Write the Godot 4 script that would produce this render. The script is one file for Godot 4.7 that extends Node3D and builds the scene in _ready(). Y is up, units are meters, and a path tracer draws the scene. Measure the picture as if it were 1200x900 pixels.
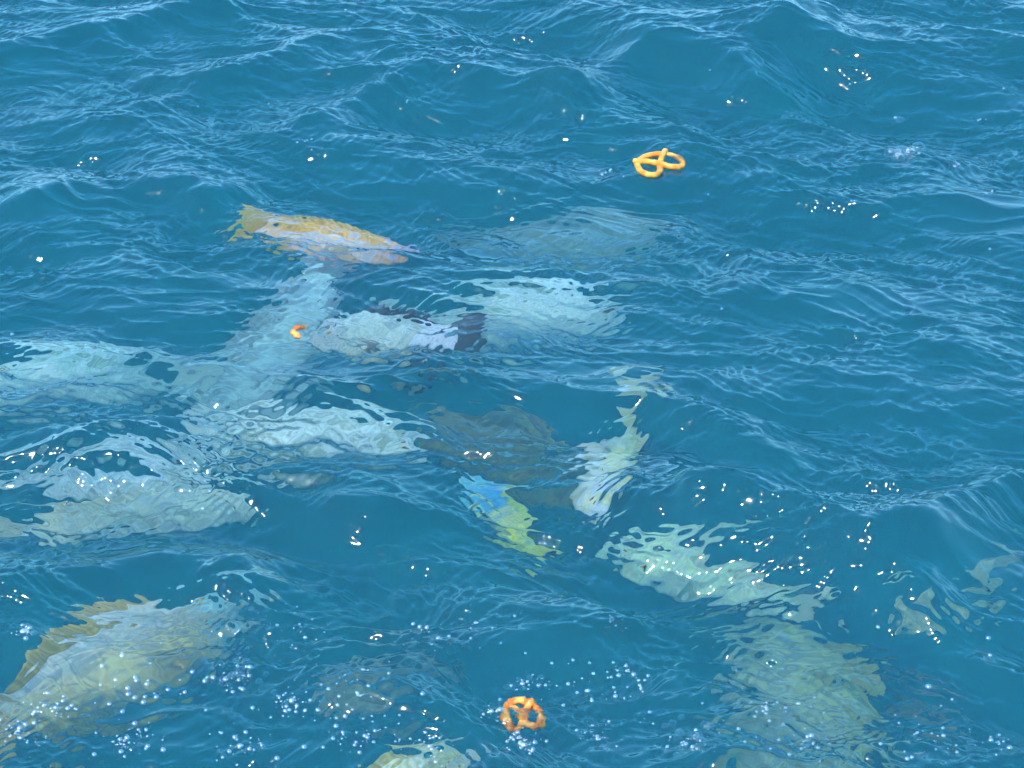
extends Node3D
# Fish feeding just under a rippled sea, seen from a boat: pretzels and bubbles float on top.

const PW := 1200.0
const PH := 900.0
const STEP := 0.0022
const X0 := -1.001
const X1 := 1.001
const Z0 := -1.65
const Z1 := 0.99

var cam: Camera3D
var cam_at := Vector3(0, 1.745, 3.149)
var fov_v := 16.6
var right := Vector3.RIGHT
var up_v := Vector3.UP
var ahead := Vector3.FORWARD
var heights := PackedFloat32Array()
var gx := PackedFloat32Array()
var gz := PackedFloat32Array()
var ix0 := 0
var iz0 := 0
var inx := 0
var inz := 0
var rng := RandomNumberGenerator.new()
var taken := {}
var mats := {}


func _ready():
	rng.seed = 7
	# ---- camera
	cam = Camera3D.new(); cam.name = "camera"
	cam.fov = fov_v; cam.near = 0.05; cam.far = 2500.0
	add_child(cam)
	cam.look_at_from_position(cam_at, Vector3(0, 0, 0), Vector3.UP)
	right = cam.transform.basis.x; up_v = cam.transform.basis.y; ahead = -cam.transform.basis.z
	cam.current = true
	# ---- sky, exposure
	var we := WorldEnvironment.new(); we.name = "world_environment"
	var e := Environment.new()
	e.background_mode = Environment.BG_SKY
	var sm := ProceduralSkyMaterial.new()
	sm.sky_top_color = Color(0.24, 0.52, 0.80)
	sm.sky_horizon_color = Color(0.60, 0.85, 1.0)
	sm.sky_curve = 0.24
	sm.ground_bottom_color = Color(0.05, 0.25, 0.35)
	sm.ground_horizon_color = Color(0.45, 0.62, 0.72)
	sm.sky_energy_multiplier = 1.0
	var sky := Sky.new(); sky.sky_material = sm
	e.sky = sky
	e.background_energy_multiplier = 2.15
	e.tonemap_mode = Environment.TONE_MAPPER_LINEAR
	e.tonemap_exposure = 1.38
	e.sdfgi_enabled = true; e.ssao_enabled = true; e.ssil_enabled = true
	we.environment = e
	add_child(we)
	# ---- sun: high, to the left and a little behind the camera
	var sun := DirectionalLight3D.new(); sun.name = "sun"
	sun.light_energy = 1.2; sun.light_color = Color(1.0, 0.96, 0.89)
	sun.light_angular_distance = 0.5; sun.shadow_enabled = true
	add_child(sun)
	sun.look_at_from_position(Vector3(-3.6, 7.6, 4.2), Vector3.ZERO, Vector3.UP)

	make_materials()
	build_water()
	build_seabed()
	build_fish()
	build_pretzels()
	build_bubbles()


# ------------------------------------------------------------------ helpers
func numbered(called: String) -> String:
	var n: int = taken.get(called, 0)
	taken[called] = n + 1
	return called if n == 0 else "%s_%03d" % [called, n]


func tag(o: Node, label: String, category: String, group := "") -> void:
	o.set_meta("label", label)
	o.set_meta("category", category)
	if group: o.set_meta("group", group)


func thing(called: String, label: String, category: String, group := "") -> Node3D:
	var o := Node3D.new(); o.name = numbered(called); add_child(o)
	tag(o, label, category, group)
	return o


func part(called: String, mesh: Mesh, mat: Material, parent: Node) -> MeshInstance3D:
	var o := MeshInstance3D.new(); o.name = called; o.mesh = mesh
	if mat: o.material_override = mat
	parent.add_child(o, true)
	return o


func ray(px: float, py: float) -> Vector3:
	var t := tan(deg_to_rad(fov_v) / 2.0)
	return (ahead + right * ((px / PW - 0.5) * 2.0 * t * PW / PH) + up_v * ((0.5 - py / PH) * 2.0 * t)).normalized()


func flat(px: float, py: float) -> Vector3:          # where the sight line meets the mean water level
	var d := ray(px, py)
	return cam_at + d * (-cam_at.y / d.y)


func on_water(px: float, py: float) -> Vector3:      # where it meets the waves
	var d := ray(px, py)
	var y := 0.0
	var p := Vector3.ZERO
	for i in 8:
		p = cam_at + d * ((y - cam_at.y) / d.y)
		y = lerpf(y, height(p.x, p.z), 0.7)
	return Vector3(p.x, height(p.x, p.z), p.z)


func under(px: float, py: float, depth: float) -> Vector3:   # a point under still water, along the refracted sight line
	var d := ray(px, py)
	var p := cam_at + d * (-cam_at.y / d.y)
	var k := 1.0 / 1.333
	var c := -d.y
	var b := d * k + Vector3.UP * (k * c - sqrt(1.0 - k * k * (1.0 - c * c)))
	return p + b * (-depth / b.y)


func noise(seed_: int, wave: float, octaves := 1) -> FastNoiseLite:
	var n := FastNoiseLite.new()
	n.seed = seed_; n.noise_type = FastNoiseLite.TYPE_SIMPLEX_SMOOTH; n.frequency = 1.0 / wave
	n.fractal_type = FastNoiseLite.FRACTAL_FBM if octaves > 1 else FastNoiseLite.FRACTAL_NONE
	n.fractal_octaves = octaves
	return n


# a grid of points (u along, v around) as an indexed smooth mesh; f(i, j) -> [position, colour]
func sheet(nu: int, nv: int, wrap: bool, f: Callable) -> ArrayMesh:
	var st := SurfaceTool.new(); st.begin(Mesh.PRIMITIVE_TRIANGLES); st.set_smooth_group(0)
	var cols := nv if wrap else nv + 1
	for i in nu + 1:
		for j in cols:
			var r: Array = f.call(float(i) / nu, float(j) / nv)
			st.set_color(r[1]); st.add_vertex(r[0])
	for i in nu:
		for j in nv:
			var a := i * cols + j
			var b := i * cols + (j + 1) % cols
			var c := a + cols
			var d := b + cols
			for k in [a, b, c, b, d, c]: st.add_index(k)
	st.generate_normals()
	return st.commit()


func curve(xs: Array, ys: Array, t: float) -> float:
	for i in range(1, xs.size()):
		if t <= xs[i]:
			var k: float = (t - xs[i - 1]) / (xs[i] - xs[i - 1])
			var p0: float = ys[maxi(i - 2, 0)]
			var p3: float = ys[mini(i + 1, ys.size() - 1)]
			return cubic_interpolate(ys[i - 1], ys[i], p0, p3, k)
	return ys[-1]


# ------------------------------------------------------------------ materials
func make_materials() -> void:
	var w := StandardMaterial3D.new()
	w.albedo_color = Color(Color(0.84, 0.94, 0.95).linear_to_srgb(), 0.01)
	w.transparency = BaseMaterial3D.TRANSPARENCY_ALPHA
	w.refraction_enabled = true; w.refraction_scale = 0.0333
	w.roughness = 0.06; w.metallic_specular = 0.5
	mats.water = w
	var s := StandardMaterial3D.new()
	s.albedo_color = Color(0.0, 0.165, 0.21).linear_to_srgb()
	s.roughness = 1.0; s.metallic_specular = 0.0
	mats.seabed = s
	var mw := StandardMaterial3D.new()               # suspended matter: each sheet of water hides an eighth of what lies below it
	mw.albedo_color = Color(Color(0.0, 0.26, 0.31).linear_to_srgb(), 0.12)
	mw.transparency = BaseMaterial3D.TRANSPARENCY_ALPHA
	mw.roughness = 1.0; mw.metallic_specular = 0.0
	mats.murk = mw
	var f := StandardMaterial3D.new()
	f.vertex_color_use_as_albedo = true; f.roughness = 0.45; f.metallic_specular = 0.4
	mats.fish = f
	var fin := StandardMaterial3D.new()
	fin.vertex_color_use_as_albedo = true; fin.roughness = 0.5
	fin.backlight_enabled = true; fin.backlight = Color(0.35, 0.35, 0.35)
	mats.fin = fin
	var ey := StandardMaterial3D.new()
	ey.albedo_color = Color(0.75, 0.6, 0.25); ey.roughness = 0.15
	mats.eye = ey
	var pu := StandardMaterial3D.new()
	pu.albedo_color = Color(0.02, 0.02, 0.025); pu.roughness = 0.1
	mats.pupil = pu
	var pr := StandardMaterial3D.new()
	pr.vertex_color_use_as_albedo = true; pr.roughness = 0.32
	mats.pretzel = pr
	var dome := StandardMaterial3D.new()             # a big bubble: a bare film
	dome.albedo_color = Color(1, 1, 1, 0.0); dome.transparency = BaseMaterial3D.TRANSPARENCY_ALPHA
	dome.roughness = 0.08; dome.metallic_specular = 0.5; dome.cull_mode = BaseMaterial3D.CULL_DISABLED
	mats.dome = dome
	var bead := StandardMaterial3D.new()             # small bubbles: bright skins that one half sees through
	bead.albedo_color = Color(1.0, 1.0, 1.0, 0.5); bead.transparency = BaseMaterial3D.TRANSPARENCY_ALPHA
	bead.metallic = 0.75; bead.roughness = 0.27; bead.cull_mode = BaseMaterial3D.CULL_DISABLED
	mats.bead = bead
	var film: StandardMaterial3D = bead.duplicate()  # the sizes between
	film.albedo_color.a = 0.34; film.metallic = 0.9
	mats.film = film


# ------------------------------------------------------------------ water
func axis(a: float, b: float, far: float) -> PackedFloat32Array:
	var out := PackedFloat32Array()
	var side: Array[float] = []
	var gap := STEP
	var p := 0.0
	while p < far:
		gap *= 1.22; p += gap; side.append(p)
	for i in range(side.size() - 1, -1, -1): out.append(a - side[i])
	var n := int(round((b - a) / STEP))
	for i in n + 1: out.append(a + i * STEP)
	for v in side: out.append(b + v)
	return out


# crests one can follow in the photograph: points along each, height, reach on the far and near side
func crest_field(nx: int, nz: int) -> Array:
	var crests := [
		[[Vector2(-60, 385), Vector2(60, 405), Vector2(150, 432), Vector2(240, 455), Vector2(330, 462), Vector2(420, 462), Vector2(500, 445), Vector2(600, 447), Vector2(690, 462), Vector2(760, 462), Vector2(830, 492), Vector2(900, 520), Vector2(1000, 528)], 0.017, 0.06, 0.035],
		[[Vector2(-60, 600), Vector2(20, 560), Vector2(80, 540), Vector2(180, 530), Vector2(260, 552), Vector2(340, 585), Vector2(430, 600), Vector2(520, 585)], 0.011, 0.055, 0.03],
		[[Vector2(1260, 560), Vector2(1180, 585), Vector2(1120, 620), Vector2(1062, 678)], 0.018, 0.06, 0.03],
		[[Vector2(1062, 678), Vector2(1000, 652), Vector2(930, 615), Vector2(850, 590), Vector2(780, 598)], 0.015, 0.05, 0.035],
		[[Vector2(1062, 678), Vector2(1100, 725), Vector2(1160, 765), Vector2(1240, 800)], 0.009, 0.03, 0.05],
		[[Vector2(430, 770), Vector2(560, 745), Vector2(700, 735), Vector2(850, 738), Vector2(950, 770), Vector2(1040, 820)], 0.012, 0.05, 0.045],
		[[Vector2(640, 130), Vector2(700, 85), Vector2(760, 55), Vector2(850, 70), Vector2(930, 110)], 0.016, 0.08, 0.06],
		[[Vector2(880, 60), Vector2(950, 18), Vector2(1050, 12), Vector2(1160, 45), Vector2(1260, 75)], 0.016, 0.08, 0.06],
		[[Vector2(-60, 70), Vector2(60, 40), Vector2(160, 20), Vector2(290, -10)], 0.014, 0.08, 0.06],
		[[Vector2(130, 135), Vector2(210, 105), Vector2(280, 80), Vector2(400, 40), Vector2(520, 45)], 0.012, 0.06, 0.05],
		[[Vector2(330, 150), Vector2(430, 105), Vector2(500, 75), Vector2(600, 95)], 0.012, 0.06, 0.04],
		[[Vector2(-40, 250), Vector2(80, 215), Vector2(200, 210), Vector2(260, 235)], 0.012, 0.07, 0.05],
		[[Vector2(-40, 690), Vector2(100, 660), Vector2(240, 640), Vector2(350, 680)], 0.008, 0.05, 0.04],
		[[Vector2(820, 330), Vector2(930, 345), Vector2(1040, 395), Vector2(1180, 400)], 0.010, 0.07, 0.04],
	]
	var im := Image.create_empty(nx, nz, false, Image.FORMAT_RF)
	var away := Image.create_empty(nx, nz, false, Image.FORMAT_RF)   # signed distance to the nearest crest, positive on its near side
	away.fill(Color(9, 0, 0))
	for c in crests:
		var pts: Array[Vector2] = []
		for q in c[0]:
			var w := flat(q.x, q.y)
			w += (cam_at - w) * (0.02 / cam_at.y)      # crests stand above the mean level
			pts.append(Vector2(w.x, w.z))
		var n := pts.size()
		for j in nz:
			var z := lerpf(Z0, Z1, j / float(nz - 1))
			for i in nx:
				var p := Vector2(lerpf(X0, X1, i / float(nx - 1)), z)
				var best := 9.0
				var near := Vector2.ZERO
				var fade := 1.0
				for k in n - 1:
					var a := pts[k]
					var ab := pts[k + 1] - a
					var t := clampf((p - a).dot(ab) / ab.length_squared(), 0.0, 1.0)
					var q := a + ab * t
					var d := p.distance_squared_to(q)
					if d < best:
						best = d; near = q
						var along := (k + t) / (n - 1)
						fade = smoothstep(0.0, 0.15, along) * smoothstep(1.0, 0.85, along) * 0.65 + 0.35
				if best > 0.3: continue
				var dist := sqrt(best)
				var side: float = clampf((p.y - near.y) / maxf(dist, 1e-4) * 0.5 + 0.5, 0.0, 1.0)
				var reach: float = lerpf(c[2] * 1.6, c[3] * 1.15, side)
				var hgt: float = c[1] * fade * exp(-(sqrt(best + 0.00012) - 0.011) / reach)
				var old := away.get_pixel(i, j).r
				if dist < absf(old): away.set_pixel(i, j, Color(dist * signf(p.y - near.y), 0, 0))
				im.set_pixel(i, j, Color(im.get_pixel(i, j).r + hgt, 0, 0))
	return [im, away]


func build_water() -> void:
	gx = axis(X0, X1, 700.0); gz = axis(Z0, Z1, 1500.0)
	inx = int(round((X1 - X0) / STEP)) + 1; inz = int(round((Z1 - Z0) / STEP)) + 1
	ix0 = (gx.size() - inx) / 2; iz0 = (gz.size() - inz) / 2
	var cf := crest_field(96, 116)
	for im in cf: im.resize(inx, inz, Image.INTERPOLATE_CUBIC)
	var crest: PackedFloat32Array = cf[0].get_data().to_float32_array()
	var away: PackedFloat32Array = cf[1].get_data().to_float32_array()
	# the wave train: many small sines from half a metre down to ripples of a centimetre
	var kx := PackedFloat32Array()
	var kz := PackedFloat32Array()
	var amp := PackedFloat32Array()
	var ph := PackedFloat32Array()
	var count := 52
	var wr := RandomNumberGenerator.new(); wr.seed = 31
	for n in count:
		var t := n / float(count - 1)
		var wave := 0.55 * pow(0.0125 / 0.55, t) * wr.randf_range(0.9, 1.1)
		var k := TAU / wave
		var dir := -0.22 + wr.randfn(0.0, 1.0) * lerpf(0.32, 0.52, t)
		kx.append(sin(dir) * k); kz.append(cos(dir) * k)
		amp.append((lerpf(0.1, 0.05, smoothstep(0.0, 0.45, t)) + 0.026 * smoothstep(0.55, 0.95, t)) * wr.randf_range(0.7, 1.2) / k)
		ph.append(wr.randf() * TAU)
	var warp := noise(11, 0.30, 2)
	var warp2 := noise(12, 0.26, 2)
	var chop := noise(23, 0.10, 2)
	var gusts := [noise(26, 0.34, 2), noise(27, 0.32, 2), noise(28, 0.30, 2)]
	var nx := gx.size()
	var nz := gz.size()
	heights.resize(nx * nz)
	for j in nz:
		var z := gz[j]
		var gap_z := maxf(STEP, (gz[mini(j + 1, nz - 1)] - gz[maxi(j - 1, 0)]) * 0.5)
		for i in nx:
			var x := gx[i]
			var gap := maxf(gap_z, (gx[mini(i + 1, nx - 1)] - gx[maxi(i - 1, 0)]) * 0.5)
			var h := -0.015
			var ci := i - ix0
			var cj := j - iz0
			var inside := ci >= 0 and cj >= 0 and ci < inx and cj < inz
			if gap < 0.2:
				var wx := warp.get_noise_2d(x, z)
				var wz := warp2.get_noise_2d(x, z)
				var u := x + wx * 0.035
				var v := z + wz * 0.035
				var most := count if gap < 0.003 else int(count * 0.4)
				var rough := 1.0 + 0.45 * smoothstep(0.05, 0.5, z)
				var g0: float = rough * clampf(0.9 + 1.6 * gusts[0].get_noise_2d(x * 0.7, z), 0.14, 1.9)
				var g1: float = rough * clampf(0.9 + 1.8 * gusts[1].get_noise_2d(x * 0.7, z), 0.12, 2.1)
				var g2: float = rough * clampf(0.9 + 2.0 * gusts[2].get_noise_2d(x * 0.7, z), 0.1, 2.2)
				var s := 0.0
				for n in most:
					var one := amp[n] * sin(kx[n] * u + kz[n] * v + ph[n])
					if n < 18: s += one
					elif n % 3 == 0: s += one * g0
					elif n % 3 == 1: s += one * g1
					else: s += one * g2
				h += s
				h += 0.004 * (1.0 - 2.0 * absf(chop.get_noise_2d(u * 0.5, v - u * 0.12)))
				if inside:
					var c := cj * inx + ci
					h += crest[c] * 3.3
					var d := away[c]
					if absf(d) < 0.2:
						h += 0.00042 * cos(d * TAU / (0.0125 + 0.02 * absf(d))) * exp(-absf(d) / (0.045 if d > 0.0 else 0.03)) * smoothstep(0.0, 0.012, absf(d)) * g1
				else:
					var out_by := maxf(0.0, maxf(X0 - x, x - X1)) + maxf(0.0, maxf(Z0 - z, z - Z1))
					h += crest[clampi(cj, 0, inz - 1) * inx + clampi(ci, 0, inx - 1)] * 3.3 * maxf(0.0, 1.0 - out_by * 2.0)
			heights[j * nx + i] = h
	var verts := PackedVector3Array(); verts.resize(nx * nz)
	var norms := PackedVector3Array(); norms.resize(nx * nz)
	for j in nz:
		var ja := maxi(j - 1, 0)
		var jb := mini(j + 1, nz - 1)
		var dz := gz[jb] - gz[ja]
		for i in nx:
			var k := j * nx + i
			var ia := maxi(i - 1, 0)
			var ib := mini(i + 1, nx - 1)
			verts[k] = Vector3(gx[i], heights[k], gz[j])
			norms[k] = Vector3(-(heights[j * nx + ib] - heights[j * nx + ia]) / (gx[ib] - gx[ia]), 1.0, -(heights[jb * nx + i] - heights[ja * nx + i]) / dz).normalized()
	var idx := PackedInt32Array(); idx.resize((nx - 1) * (nz - 1) * 6)
	var o := 0
	for j in nz - 1:
		for i in nx - 1:
			var a := j * nx + i
			idx[o] = a; idx[o + 1] = a + 1; idx[o + 2] = a + nx + 1
			idx[o + 3] = a; idx[o + 4] = a + nx + 1; idx[o + 5] = a + nx
			o += 6
	var arr := []; arr.resize(Mesh.ARRAY_MAX)
	arr[Mesh.ARRAY_VERTEX] = verts; arr[Mesh.ARRAY_NORMAL] = norms; arr[Mesh.ARRAY_INDEX] = idx
	var m := ArrayMesh.new(); m.add_surface_from_arrays(Mesh.PRIMITIVE_TRIANGLES, arr)
	var w := part("sea_surface", m, mats.water, self)
	w.set_meta("kind", "structure")


func height(x: float, z: float) -> float:
	var fx := clampf((x - X0) / STEP, 0.0, inx - 1.001)
	var fz := clampf((z - Z0) / STEP, 0.0, inz - 1.001)
	var i := int(fx)
	var j := int(fz)
	var k := (j + iz0) * gx.size() + i + ix0
	var n := gx.size()
	return lerpf(lerpf(heights[k], heights[k + 1], fx - i), lerpf(heights[k + n], heights[k + n + 1], fx - i), fz - j)


func build_seabed() -> void:
	var pm := PlaneMesh.new(); pm.size = Vector2(3000, 3000)
	var s := part("seabed", pm, mats.seabed, self)
	s.position.y = -4.0
	s.set_meta("kind", "structure")
	# the cloudy water between: a stack of thin layers of suspended matter, four and a half centimetres apart
	var st := SurfaceTool.new(); st.begin(Mesh.PRIMITIVE_TRIANGLES)
	for n in 9:
		var y := -0.06 - 0.045 * n
		for q in [[-1, -1], [1, -1], [1, 1], [-1, -1], [1, 1], [-1, 1]]:
			st.set_normal(Vector3.UP); st.add_vertex(Vector3(q[0] * 30.0, y, q[1] * 30.0))
	var m := part("cloudy_water", st.commit(), mats.murk, self)
	m.set_meta("kind", "stuff")


# ------------------------------------------------------------------ fish
# d: head, tail (pixels), depth (head, tail), tall (height / length), dorsal (where the back points on the picture), show (1 flank on, 0 seen from above)
func make_fish(d: Dictionary) -> void:
	var hd: Vector2 = d.head
	var tl: Vector2 = d.tail
	var dep: Vector2 = d.depth
	dep += Vector2(0.03, 0.03)
	var a := under(hd.x, hd.y, dep.x)
	var b := under(tl.x, tl.y, dep.y)
	var L := a.distance_to(b)
	var f := (a - b) / L
	var c := (a + b) * 0.5
	var view := Vector3(0, 0.79, 0.61)
	var dor: Vector2 = d.get("dorsal", Vector2(0, 1))
	var img_up := Vector3(0, 0.61, -0.79)
	var sh: float = d.get("show", 0.8)
	var want := view * (1.0 - sh) + (Vector3.RIGHT * dor.x + img_up * dor.y) * sh
	var u := (want - f * want.dot(f)).normalized()
	var s := f.cross(u)
	var root := thing(d.get("called", "fish"), d.label, "fish", "fish feeding under the surface")
	root.transform = Transform3D(Basis(f, u, s), c)
	var H: float = L * d.get("tall", 0.36)
	var bend: float = d.get("bend", 0.05)
	var BL := L * 0.82                                   # snout to tail root
	var n1 := noise(d.seed, 0.045, 3)
	var n2 := noise(d.seed + 50, 0.016, 2)
	var back: Color = d.back
	var flank: Color = d.flank
	var belly: Color = d.belly
	var mott: Color = d.mottle
	var amount: float = d.get("amount", 0.7)
	var spot: Color = d.get("spot", mott)
	var head_c: Color = d.get("face", flank)
	var tx := [0.0, 0.03, 0.1, 0.22, 0.38, 0.58, 0.78, 0.92, 1.0]
	var ty := [0.1, 0.34, 0.62, 0.88, 1.0, 0.9, 0.58, 0.34, 0.36]
	var wy := [0.1, 0.34, 0.66, 0.92, 1.0, 0.84, 0.48, 0.2, 0.1]
	var spine := func(t: float) -> Vector3:
		return Vector3(L * 0.5 - t * BL, 0.0, bend * L * (sin(t * 4.2 + d.seed) - 0.3))
	var paint := func(t: float, up: float, p: Vector3) -> Color:
		var col := flank.lerp(back, smoothstep(0.05, 0.75, up)).lerp(belly, smoothstep(-0.2, -0.85, up))
		col = col.lerp(head_c, smoothstep(0.3, 0.1, t))
		if d.has("along"):
			var k: float = t * (d.along.size() - 1.001)
			col = d.along[int(k)].lerp(d.along[int(k) + 1], k - int(k)).lerp(back, 0.25 * smoothstep(0.0, 0.8, up))
		var m := n1.get_noise_3dv(p)
		col = col.lerp(mott, smoothstep(0.0, 0.28, m) * amount)
		var q := n2.get_noise_3dv(p + Vector3(3, 1, 7))
		col = col.lerp(spot, smoothstep(0.22, 0.4, q) * amount)
		if d.has("band"): col = col.lerp(d.band, smoothstep(0.72, 0.8, t + 0.05 * m))
		var row := sin(p.y * 520.0 + p.x * 300.0) * sin(p.y * 520.0 - p.x * 300.0)
		return col * (1.0 + 0.28 * row)
	var body := sheet(64, 36, true, func(t: float, v: float):
		var ang := v * TAU
		var hh := H * 0.5 * curve(tx, ty, t)
		var ww := H * 0.23 * curve(tx, wy, t)
		var cy := cos(ang)
		var cz := sin(ang)
		var p: Vector3 = spine.call(t) + Vector3(0, hh * cy - H * 0.06 * sin(t * PI), ww * signf(cz) * pow(absf(cz), 0.85))
		return [p, paint.call(t, cy, p)])
	part("body", body, mats.fish, root)
	var finc: Color = d.get("fin", back)
	var tipc: Color = d.get("tip", finc)
	# tail fin
	var fork: float = d.get("fork", 0.35)
	var tail := sheet(28, 20, true, func(t: float, v: float):
		var across := t * 2.0 - 1.0
		var o := v * 2.0 if v < 0.5 else 2.0 - v * 2.0
		var side := 1.0 if v < 0.5 else -1.0
		var reach := L * 0.19 * (1.0 - fork + fork * absf(across)) * (1.0 + 0.03 * sin(t * 60.0))
		var root_p: Vector3 = spine.call(0.97)
		var spread := lerpf(H * 0.16, H * 0.46, pow(o, 0.8))
		var p := root_p + Vector3(-o * reach, across * spread, side * 0.0022 * (1.0 - o * 0.8) + 0.012 * sin(o * 2.0 + d.seed) * o + 0.0008 * sin(t * 90.0))
		return [p, finc.lerp(tipc, smoothstep(0.5, 1.0, o)) * (0.85 + 0.2 * sin(t * 70.0))])
	part("tail_fin", tail, mats.fin, root)
	# dorsal and anal fins
	for which in 2:
		var top := which == 0
		var t0 := 0.26 if top else 0.58
		var t1 := 0.9 if top else 0.9
		var fin := sheet(36, 12, true, func(t: float, v: float):
			var tt := lerpf(t0, t1, t)
			var o := v * 2.0 if v < 0.5 else 2.0 - v * 2.0
			var side := 1.0 if v < 0.5 else -1.0
			var hh := H * 0.5 * curve(tx, ty, tt) * 0.93
			var reach := H * (0.2 if top else 0.17) * pow(sin(PI * clampf(t * 0.93 + 0.05, 0.0, 1.0)), 0.6) * (1.0 + 0.07 * sin(t * 75.0))
			var y := (hh + o * reach) * (1.0 if top else -1.0) - H * 0.06 * sin(tt * PI)
			var p: Vector3 = spine.call(tt + o * 0.05) + Vector3(0, y, side * 0.0018 * (1.0 - o * 0.8) + 0.006 * o * sin(t * 5.0 + d.seed))
			return [p, finc.lerp(tipc, smoothstep(0.6, 1.0, o)) * (0.85 + 0.2 * sin(t * 75.0))])
		part("dorsal_fin" if top else "anal_fin", fin, mats.fin, root)
	# pectoral fins
	for side in [-1.0, 1.0]:
		var pec := sheet(16, 10, true, func(t: float, v: float):
			var o := v * 2.0 if v < 0.5 else 2.0 - v * 2.0
			var face := 1.0 if v < 0.5 else -1.0
			var ang := lerpf(-0.5, 0.6, t)
			var reach := L * 0.17 * (0.75 + 0.25 * sin(t * PI)) * (1.0 + 0.03 * sin(t * 40.0))
			var base: Vector3 = spine.call(0.29) + Vector3(0, -H * 0.1 + (t - 0.5) * H * 0.12, side * H * 0.2)
			var p := base + Vector3(-cos(ang) * o * reach * 0.8, -sin(ang) * o * reach - o * reach * 0.25, side * (o * reach * 0.5 + face * 0.0012 * (1.0 - o * 0.7)))
			return [p, finc.lerp(belly, 0.5).lerp(tipc, o * 0.4) * (0.9 + 0.15 * sin(t * 50.0))])
		part("pectoral_fin", pec, mats.fin, root)
		var eye := SphereMesh.new(); eye.radius = H * 0.055; eye.height = H * 0.11; eye.radial_segments = 16; eye.rings = 8
		var eo := part("eye", eye, mats.eye, root)
		var hw := H * 0.23 * curve(tx, wy, 0.13)
		eo.position = spine.call(0.13) + Vector3(0, H * 0.1, side * hw * 0.9)
		var pup := SphereMesh.new(); pup.radius = H * 0.034; pup.height = H * 0.068; pup.radial_segments = 12; pup.rings = 6
		var po := part("pupil", pup, mats.pupil, eo)
		po.position = Vector3(0, 0, side * H * 0.03)
	var lip := sheet(10, 12, true, func(t: float, v: float):
		var ang := t * TAU
		var r := H * 0.016
		var q := Vector3(cos(v * TAU) * r * 0.9, 0, 0)
		var rad := H * 0.045 + sin(v * TAU) * r
		return [spine.call(0.0) + Vector3(q.x + 0.001, cos(ang) * rad - H * 0.004, sin(ang) * rad * 0.8), d.get("mouth", flank * 0.6)])
	part("mouth", lip, mats.fish, root)


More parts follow.
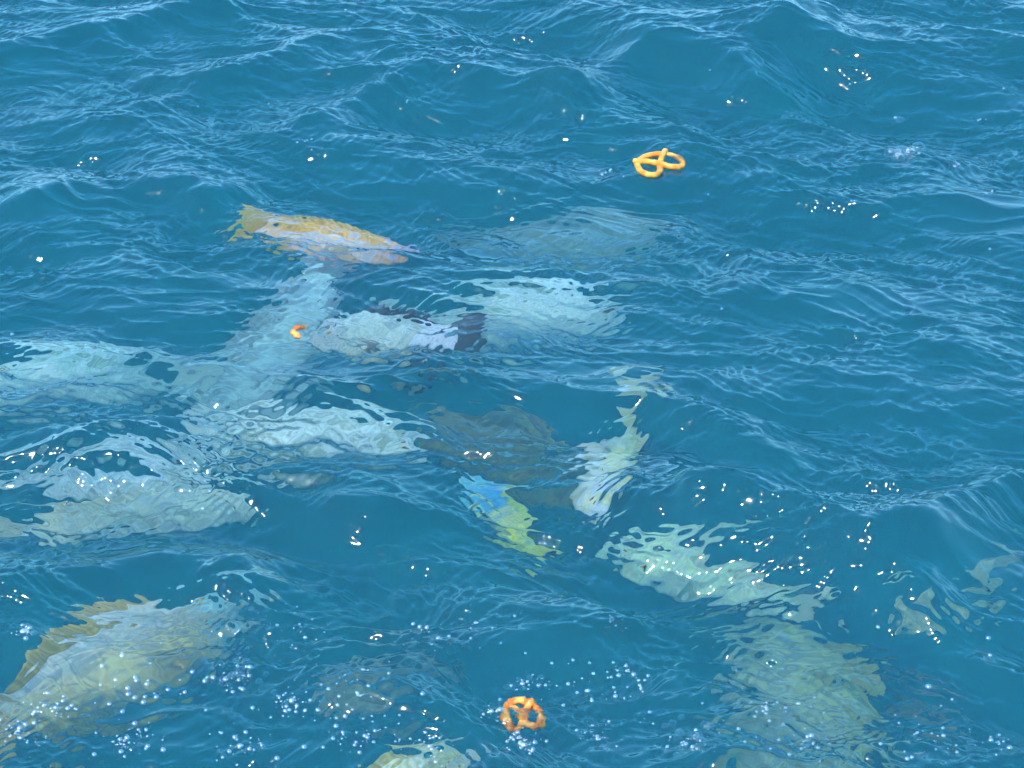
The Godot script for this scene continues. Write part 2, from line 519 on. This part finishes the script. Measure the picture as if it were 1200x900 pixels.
func build_fish() -> void:
	var mint := Color(0.46, 0.74, 0.62)
	var pale := Color(0.64, 0.84, 0.74)
	var grey := Color(0.28, 0.42, 0.4)
	var olive := Color(0.30, 0.40, 0.24)
	var dark := Color(0.04, 0.06, 0.07)
	var gold := Color(0.75, 0.42, 0.07)
	var fishes := [
		{"label": "mottled lilac grey fish with golden back and tail near the surface", "head": Vector2(490, 290), "tail": Vector2(266, 250), "depth": Vector2(0.06, 0.05), "tall": 0.3, "dorsal": Vector2(0.1, 1), "show": 0.8,
			"back": gold, "flank": Color(0.85, 0.7, 0.62), "belly": Color(0.72, 0.56, 0.68), "mottle": Color(0.95, 0.5, 0.05), "spot": Color(0.3, 0.55, 0.85), "face": Color(0.75, 0.42, 0.58), "fin": Color(0.72, 0.45, 0.08), "tip": Color(0.6, 0.5, 0.1), "mouth": Color(0.3, 0.08, 0.1), "amount": 0.6},
		{"label": "pale grey green fish hanging head down below the golden backed fish", "head": Vector2(250, 520), "tail": Vector2(378, 300), "depth": Vector2(0.13, 0.16), "tall": 0.22, "dorsal": Vector2(-1, 0.3), "show": 0.8, "bend": 0.12,
			"back": grey, "flank": Color(0.46, 0.66, 0.58), "belly": pale, "mottle": mint, "fin": grey},
		{"label": "large pale mint fish with broad flank in the middle, right of the golden backed fish", "head": Vector2(735, 355), "tail": Vector2(440, 372), "depth": Vector2(0.16, 0.14), "tall": 0.36, "dorsal": Vector2(0, 1), "show": 0.85,
			"back": Color(0.54, 0.76, 0.66), "flank": Color(0.48, 0.72, 0.62), "belly": mint, "mottle": pale, "fin": mint},
		{"label": "silvery fish with black white edged tail nibbling an orange pretzel crumb", "head": Vector2(368, 386), "tail": Vector2(575, 382), "depth": Vector2(0.09, 0.07), "tall": 0.4, "dorsal": Vector2(0, 1), "show": 0.8, "bend": 0.06, "fork": 0.1, "band": Color(0.85, 0.88, 0.88),
			"back": Color(0.5, 0.62, 0.5), "flank": Color(0.58, 0.7, 0.58), "belly": Color(0.58, 0.55, 0.32), "mottle": Color(0.28, 0.42, 0.4), "face": Color(0.55, 0.6, 0.55), "fin": dark, "tip": Color(0.02, 0.03, 0.05)},
		{"label": "pale fish with dark olive underside and a white fin, left of centre", "head": Vector2(498, 520), "tail": Vector2(205, 492), "depth": Vector2(0.1, 0.12), "tall": 0.28, "dorsal": Vector2(0, 1), "show": 0.85,
			"back": Color(0.66, 0.84, 0.78), "flank": Color(0.58, 0.74, 0.66), "belly": Color(0.2, 0.27, 0.2), "mottle": olive, "fin": pale, "tip": Color(0.7, 0.85, 0.8)},
		{"label": "pale mint fish at the left edge, highest of the fish there", "head": Vector2(-30, 432), "tail": Vector2(290, 432), "depth": Vector2(0.14, 0.16), "tall": 0.3, "dorsal": Vector2(0, 1), "show": 0.8,
			"back": mint, "flank": mint, "belly": grey, "mottle": pale, "fin": mint},
		{"label": "whitish blue fish under the wave crest at the left edge", "head": Vector2(265, 540), "tail": Vector2(-45, 535), "depth": Vector2(0.1, 0.1), "tall": 0.16, "dorsal": Vector2(0, 1), "show": 0.75,
			"back": Color(0.58, 0.74, 0.68), "flank": Color(0.6, 0.76, 0.68), "belly": pale, "mottle": grey, "fin": pale},
		{"label": "mottled yellowish green fish at the left edge with glinting bubbles over its head", "head": Vector2(305, 575), "tail": Vector2(-50, 612), "depth": Vector2(0.07, 0.09), "tall": 0.22, "dorsal": Vector2(0.1, 1), "show": 0.8,
			"back": Color(0.38, 0.5, 0.36), "flank": Color(0.45, 0.58, 0.42), "belly": pale, "mottle": grey, "fin": Color(0.5, 0.6, 0.42)},
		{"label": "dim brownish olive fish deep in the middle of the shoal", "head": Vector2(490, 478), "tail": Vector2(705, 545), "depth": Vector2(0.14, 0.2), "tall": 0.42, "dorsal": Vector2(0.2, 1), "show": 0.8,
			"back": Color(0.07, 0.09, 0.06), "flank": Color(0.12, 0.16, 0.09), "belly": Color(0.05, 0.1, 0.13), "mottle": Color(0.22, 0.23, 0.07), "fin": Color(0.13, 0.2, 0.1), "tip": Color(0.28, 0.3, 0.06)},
		{"label": "parrotfish with turquoise blue head and yellow green tail", "head": Vector2(543, 552), "tail": Vector2(650, 645), "depth": Vector2(0.06, 0.08), "tall": 0.24, "dorsal": Vector2(0.7, 0.7), "show": 0.75, "along": [Color(0.1, 0.5, 0.5), Color(0.12, 0.5, 0.55), Color(0.02, 0.3, 0.5), Color(0.62, 0.62, 0.04), Color(0.4, 0.55, 0.1), Color(0.5, 0.65, 0.2)],
			"back": Color(0.04, 0.28, 0.45), "flank": Color(0.5, 0.6, 0.08), "belly": Color(0.3, 0.6, 0.4), "mottle": Color(0.3, 0.55, 0.4), "spot": Color(0.04, 0.32, 0.5), "face": Color(0.1, 0.55, 0.62), "fin": Color(0.4, 0.6, 0.15), "tip": Color(0.5, 0.65, 0.25), "amount": 0.5},
		{"label": "yellow backed white fish diving tail up, right of the middle", "head": Vector2(712, 595), "tail": Vector2(744, 430), "depth": Vector2(0.09, 0.07), "tall": 0.22, "dorsal": Vector2(1, 0.2), "show": 0.7,
			"back": Color(0.46, 0.6, 0.34), "flank": Color(0.46, 0.62, 0.54), "belly": Color(0.7, 0.78, 0.8), "mottle": Color(0.54, 0.6, 0.24), "face": Color(0.5, 0.62, 0.62), "fin": Color(0.5, 0.58, 0.3), "tip": Color(0.55, 0.68, 0.5)},
		{"label": "pale yellowish green fish under the wave trough at the right", "head": Vector2(728, 618), "tail": Vector2(1000, 690), "depth": Vector2(0.12, 0.15), "tall": 0.26, "dorsal": Vector2(0.2, 1), "show": 0.85,
			"back": Color(0.48, 0.7, 0.38), "flank": Color(0.46, 0.7, 0.42), "belly": mint, "mottle": Color(0.34, 0.5, 0.42), "fin": Color(0.42, 0.58, 0.4)},
		{"label": "small pale yellow fish near the right edge", "head": Vector2(1085, 680), "tail": Vector2(1165, 640), "depth": Vector2(0.2, 0.2), "tall": 0.3, "dorsal": Vector2(0, 1), "show": 0.8,
			"back": Color(0.4, 0.48, 0.28), "flank": Color(0.4, 0.5, 0.3), "belly": mint, "mottle": olive, "fin": Color(0.4, 0.48, 0.28)},
		{"label": "broad dappled yellow green fish in the lower right corner", "head": Vector2(880, 715), "tail": Vector2(1010, 925), "depth": Vector2(0.22, 0.2), "tall": 0.44, "dorsal": Vector2(1, 0.4), "show": 0.9,
			"back": Color(0.46, 0.54, 0.2), "flank": Color(0.46, 0.58, 0.3), "belly": Color(0.34, 0.44, 0.3), "mottle": Color(0.18, 0.3, 0.26), "fin": Color(0.4, 0.42, 0.15)},
		{"label": "large sandy yellow fish with turquoise cheek in the lower left corner", "head": Vector2(300, 690), "tail": Vector2(-70, 860), "depth": Vector2(0.12, 0.1), "tall": 0.34, "dorsal": Vector2(-0.4, 1), "show": 0.8,
			"back": Color(0.66, 0.64, 0.48), "flank": Color(0.9, 0.72, 0.3), "belly": Color(0.85, 0.6, 0.16), "mottle": Color(0.3, 0.38, 0.34), "face": Color(0.25, 0.55, 0.5), "fin": Color(0.55, 0.42, 0.12)},
		{"label": "cream fish cut off by the bottom edge of the view", "head": Vector2(565, 890), "tail": Vector2(330, 935), "depth": Vector2(0.04, 0.06), "tall": 0.3, "dorsal": Vector2(0, 1), "show": 0.7,
			"back": Color(0.55, 0.58, 0.38), "flank": Color(0.5, 0.56, 0.4), "belly": pale, "mottle": Color(0.4, 0.45, 0.2), "fin": Color(0.5, 0.5, 0.2)},
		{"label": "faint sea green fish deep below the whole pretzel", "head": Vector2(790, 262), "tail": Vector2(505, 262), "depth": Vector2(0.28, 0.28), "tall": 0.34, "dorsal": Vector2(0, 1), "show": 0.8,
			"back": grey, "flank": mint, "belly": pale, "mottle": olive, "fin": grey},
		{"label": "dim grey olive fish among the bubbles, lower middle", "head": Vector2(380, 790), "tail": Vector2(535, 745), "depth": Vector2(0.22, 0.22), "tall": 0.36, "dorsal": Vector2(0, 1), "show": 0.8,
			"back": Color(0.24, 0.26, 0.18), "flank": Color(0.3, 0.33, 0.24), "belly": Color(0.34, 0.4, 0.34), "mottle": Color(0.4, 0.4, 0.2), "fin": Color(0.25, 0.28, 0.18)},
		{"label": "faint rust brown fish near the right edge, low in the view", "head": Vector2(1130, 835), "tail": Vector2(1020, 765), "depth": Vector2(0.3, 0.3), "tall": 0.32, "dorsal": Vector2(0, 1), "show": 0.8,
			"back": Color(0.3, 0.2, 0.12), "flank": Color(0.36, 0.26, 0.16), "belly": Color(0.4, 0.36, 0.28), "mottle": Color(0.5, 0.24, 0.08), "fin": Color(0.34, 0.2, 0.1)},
	]
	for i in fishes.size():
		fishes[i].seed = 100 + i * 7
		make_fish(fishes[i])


# ------------------------------------------------------------------ pretzels
func pretzel_mesh(r: float, scale2: Vector2, from: float, to: float, rough: float, seed_: int) -> ArrayMesh:
	var pts := [Vector3(-0.93, 0.24, -0.68), Vector3(-0.42, 0.2, -0.32), Vector3(0.0, 0.14, 0.08), Vector3(0.24, 0.0, 0.4), Vector3(0.6, 0.0, 0.66), Vector3(0.95, 0.0, 0.5), Vector3(1.02, 0.0, -0.05), Vector3(0.68, 0, -0.62), Vector3(0, 0, -0.82),
		Vector3(-0.68, 0, -0.62), Vector3(-1.02, 0, -0.05), Vector3(-0.95, 0, 0.5), Vector3(-0.6, 0, 0.66), Vector3(-0.24, 0.0, 0.4), Vector3(0.0, -0.12, 0.08), Vector3(0.42, 0.16, -0.32), Vector3(0.93, 0.24, -0.68)]
	var c := Curve3D.new()
	for i in pts.size():
		var q: Vector3 = pts[i] * Vector3(scale2.x, r * 3.4, scale2.y)
		var t: Vector3 = (pts[mini(i + 1, pts.size() - 1)] - pts[maxi(i - 1, 0)]) * Vector3(scale2.x, r * 3.4, scale2.y) / 6.0
		c.add_point(q, -t, t)
	var len_ := c.get_baked_length()
	var n := noise(seed_, 0.012, 2)
	return sheet(150, 14, true, func(t: float, v: float):
		var s := lerpf(from, to, t) * len_
		var p := c.sample_baked(s, true)
		var ta := (c.sample_baked(minf(s + 0.001, len_), true) - c.sample_baked(maxf(s - 0.001, 0.0), true)).normalized()
		var sd := ta.cross(Vector3.UP).normalized()
		var w := sd.cross(ta)
		var rr := r * pow(clampf(minf(t, 1.0 - t) / 0.012, 0.0, 1.0), 0.5) + 0.00002
		var o := sd * cos(v * TAU) + w * sin(v * TAU)
		var q := p + o * rr
		q += o * (n.get_noise_3dv(q) * rough)
		var k := n.get_noise_3dv(q * 0.8 + Vector3(5, 5, 5))
		var col := Color(0.74, 0.23, 0.02).lerp(Color(0.95, 0.46, 0.06), clampf(0.62 + 1.3 * k, 0, 1))
		if rough > 0.001: col = Color(0.72, 0.17, 0.015).lerp(Color(0.95, 0.45, 0.07), clampf(0.4 + 1.6 * k, 0, 1))
		return [q, col])


func build_pretzels() -> void:
	var p := on_water(772, 194)
	var o := part(numbered("pretzel"), pretzel_mesh(0.005, Vector2(0.037, 0.037), 0.0, 1.0, 0.0009, 5), mats.pretzel, self)
	tag(o, "whole orange three-holed pretzel floating on dark blue water", "pretzel", "pretzel snacks")
	o.transform = Transform3D(Basis.from_euler(Vector3(0.1, deg_to_rad(36), 0.02)), p + Vector3(0, 0.0025, 0))
	p = on_water(612, 832)
	o = part(numbered("pretzel"), pretzel_mesh(0.0046, Vector2(0.0185, 0.027), 0.0, 1.0, 0.0042, 9), mats.pretzel, self)
	tag(o, "soggy ragged orange pretzel ringed by foam bubbles", "pretzel", "pretzel snacks")
	o.transform = Transform3D(Basis.from_euler(Vector3(0.36, deg_to_rad(14), 0.1)), p + Vector3(0, -0.01, 0))
	p = under(353, 385, 0.012)
	o = part(numbered("pretzel_crumb"), pretzel_mesh(0.0045, Vector2(0.012, 0.012), 0.3, 0.7, 0.002, 13), mats.pretzel, self)
	tag(o, "small orange pretzel crumb at the mouth of a silvery fish", "pretzel crumb", "pretzel snacks")
	o.transform = Transform3D(Basis.from_euler(Vector3(0.2, 1.2, 0.0)), p)


# ------------------------------------------------------------------ bubbles
func bubble_mesh(seg: int) -> ArrayMesh:       # a thin dome of unit radius with a small skirt of lifted water round it
	return sheet(8, seg, true, func(t: float, v: float):
		var a := lerpf(0.001, PI * 0.56, t)
		var rad := sin(a)
		return [Vector3(cos(v * TAU) * rad, cos(a) * 0.9, sin(v * TAU) * rad), Color.WHITE])


func build_bubbles() -> void:
	var big := bubble_mesh(28)
	var small := bubble_mesh(14)
	# clusters: centre pixel, spread (pixels), count, largest radius (mm), label
	var clusters := [
		[1062, 178, 26, 34, 14.0, "cluster of large clear bubbles near the upper right corner, right of the whole pretzel"],
		[1052, 142, 12, 6, 9.0, "small group of clear bubbles just above the large upper right bubble cluster"],
		[1118, 195, 9, 12, 4.0, "tight knot of tiny bubbles right of the large upper right bubble cluster"],
		[1148, 140, 15, 12, 1.6, "bright white streak of tiny foam bubbles at the upper right edge"],
		[715, 200, 24, 16, 2.2, "sparkling bubbles left of the whole orange pretzel"],
		[1000, 245, 14, 6, 1.6, "row of glinting droplets below the upper right bubble cluster"],
		[1160, 222, 16, 7, 2.0, "glinting bubbles at the right edge below the upper right cluster"],
		[360, 165, 26, 6, 1.7, "slanting row of white glinting bubbles above the golden backed fish"],
		[478, 118, 7, 3, 2.0, "pair of white glinting bubbles near the top, left of the middle"],
		[679, 292, 6, 3, 1.6, "pair of glinting bubbles right of the pale mint fish"],
		[270, 792, 30, 22, 5.0, "cluster of frothy bubbles with a bright glint, lower left"],
		[28, 740, 14, 12, 3.5, "frothy bubble cluster at the left edge over the sandy fish"],
		[340, 822, 34, 22, 4.0, "scatter of frothy bubbles below the lower left bright cluster"],
		[60, 830, 34, 22, 4.0, "foam bubbles over the sandy yellow fish"],
		[25, 858, 36, 26, 4.0, "bubble raft in the lower left corner"],
		[150, 870, 40, 20, 3.5, "loose bubbles along the bottom edge, left part"],
		[280, 875, 40, 20, 3.5, "loose bubbles along the bottom edge beside the cream fish"],
		[612, 800, 28, 14, 4.5, "bubbles along the top of the soggy pretzel"],
		[575, 835, 22, 14, 3.0, "bubbles clinging left of the soggy pretzel"],
		[612, 872, 26, 20, 3.2, "white foam bubbles just below the soggy pretzel"],
		[700, 862, 26, 16, 4.0, "bubble row right of the soggy pretzel"],
		[810, 866, 34, 24, 6.0, "bubble raft with large domes along the bottom edge"],
		[945, 870, 30, 12, 3.6, "bubbles over the dappled yellow green fish at the bottom edge"],
		[740, 788, 34, 12, 3.4, "scattered bubbles right above the bottom raft"],
		[715, 728, 20, 5, 3.6, "two or three bubbles on the low wave crest"],
		[250, 580, 40, 7, 2.6, "glinting bubbles over the head of the mottled left edge fish"],
		[500, 740, 40, 8, 2.6, "sparse bubbles above the soggy pretzel"],
		[500, 880, 40, 16, 3.2, "bubbles over the cream fish at the bottom edge"],
		[420, 815, 70, 20, 2.6, "loose froth between the lower left bright cluster and the soggy pretzel"],
		[690, 810, 75, 20, 2.6, "loose froth spread right of the soggy pretzel"],
		[900, 830, 70, 22, 2.4, "sparse froth over the back of the dappled yellow green fish"],
		[170, 800, 80, 28, 3.0, "wide sprinkling of froth over the flank of the sandy yellow fish"],
		[430, 860, 60, 24, 2.8, "froth above the cream fish at the bottom edge"],
		[320, 740, 70, 9, 2.2, "thin sprinkling of droplets beside the cheek of the sandy yellow fish"],
		[1090, 860, 60, 14, 2.4, "few bubbles near the bottom edge, left of the lower right corner"],
		[560, 740, 80, 9, 2.0, "thin line of droplets on the wave above the soggy pretzel"],
		[60, 600, 60, 8, 2.2, "sparse droplets over the mottled fish at the left edge"],
		[620, 340, 60, 10, 2.0, "tiny glinting bubbles over the back of the pale mint fish"],
		[1170, 870, 24, 8, 3.4, "bubbles in the lower right corner"],
	]
	for c in clusters:
		var root := thing("bubble_cluster", c[5], "bubbles", "bubbles floating on the sea")
		root.position = on_water(c[0], c[1])
		for k in (c[3] if c[1] < 700 else int(c[3] * 2.2)):
			var a := rng.randf() * TAU
			var d: float = c[2] * (1.0 if c[1] < 700 else 1.5) * pow(rng.randf(), 0.75) * rng.randf_range(0.35, 1.0)
			var rr: float = c[4] * 0.001 * pow(rng.randf(), 2.6) + 0.0006
			if k == 0: rr = c[4] * 0.001; d *= 0.3
			var flat_: float = 0.22 if c[3] == 12 and c[4] == 1.6 else 0.6
			var p := on_water(c[0] + cos(a) * d, c[1] + sin(a) * d * flat_)
			var b := part("bubble", big if rr > 0.003 else small, mats.dome if rr > 0.0036 else (mats.film if rr > 0.0014 else mats.bead), root)
			b.position = p - root.position; b.scale = Vector3.ONE * rr
	var singles := [
		[232, 125, 2.0, "small lone bubble in the upper left"], [315, 122, 2.2, "small lone bubble on the dark wave face, upper left"], [1158, 748, 3.2, "bright lone bubble on the right edge wave face"],
		[1088, 805, 4.0, "clear lone bubble low at the right edge"], [1029, 735, 2.8, "lone bubble just below the meeting point of the crests"], [1160, 768, 2.6, "faint lone bubble below the bright right edge bubble"],
		[492, 735, 3.2, "round lone bubble above the soggy pretzel"], [846, 362, 2.2, "tiny lone bubble right of the pale mint fish"], [1176, 366, 2.2, "tiny lone bubble at the right edge, halfway up"],
		[1160, 292, 2.6, "dull lone bubble at the right edge under the glinting ones"], [832, 80, 2.0, "tiny lone bubble on the top right wave"], [998, 72, 2.2, "small white glint bubble on the upper right wave"],
		[1176, 104, 2.4, "lone bubble in the top right corner"], [860, 35, 1.8, "tiny lone bubble at the top, right of the middle"], [405, 12, 3.0, "lone bubble at the top edge"], [830, 228, 1.8, "tiny lone bubble below right of the whole pretzel"],
		[14, 392, 3.0, "lone bubble at the left edge, halfway up"], [585, 372, 2.2, "lone bubble over the dark tail of the silvery fish"],
	]
	for s in singles:
		var p := on_water(s[0], s[1])
		var b := part(numbered("bubble"), small, mats.film, self)
		b.position = p; b.scale = Vector3.ONE * (s[2] * 0.001)
		tag(b, s[3], "bubble", "bubbles floating on the sea")
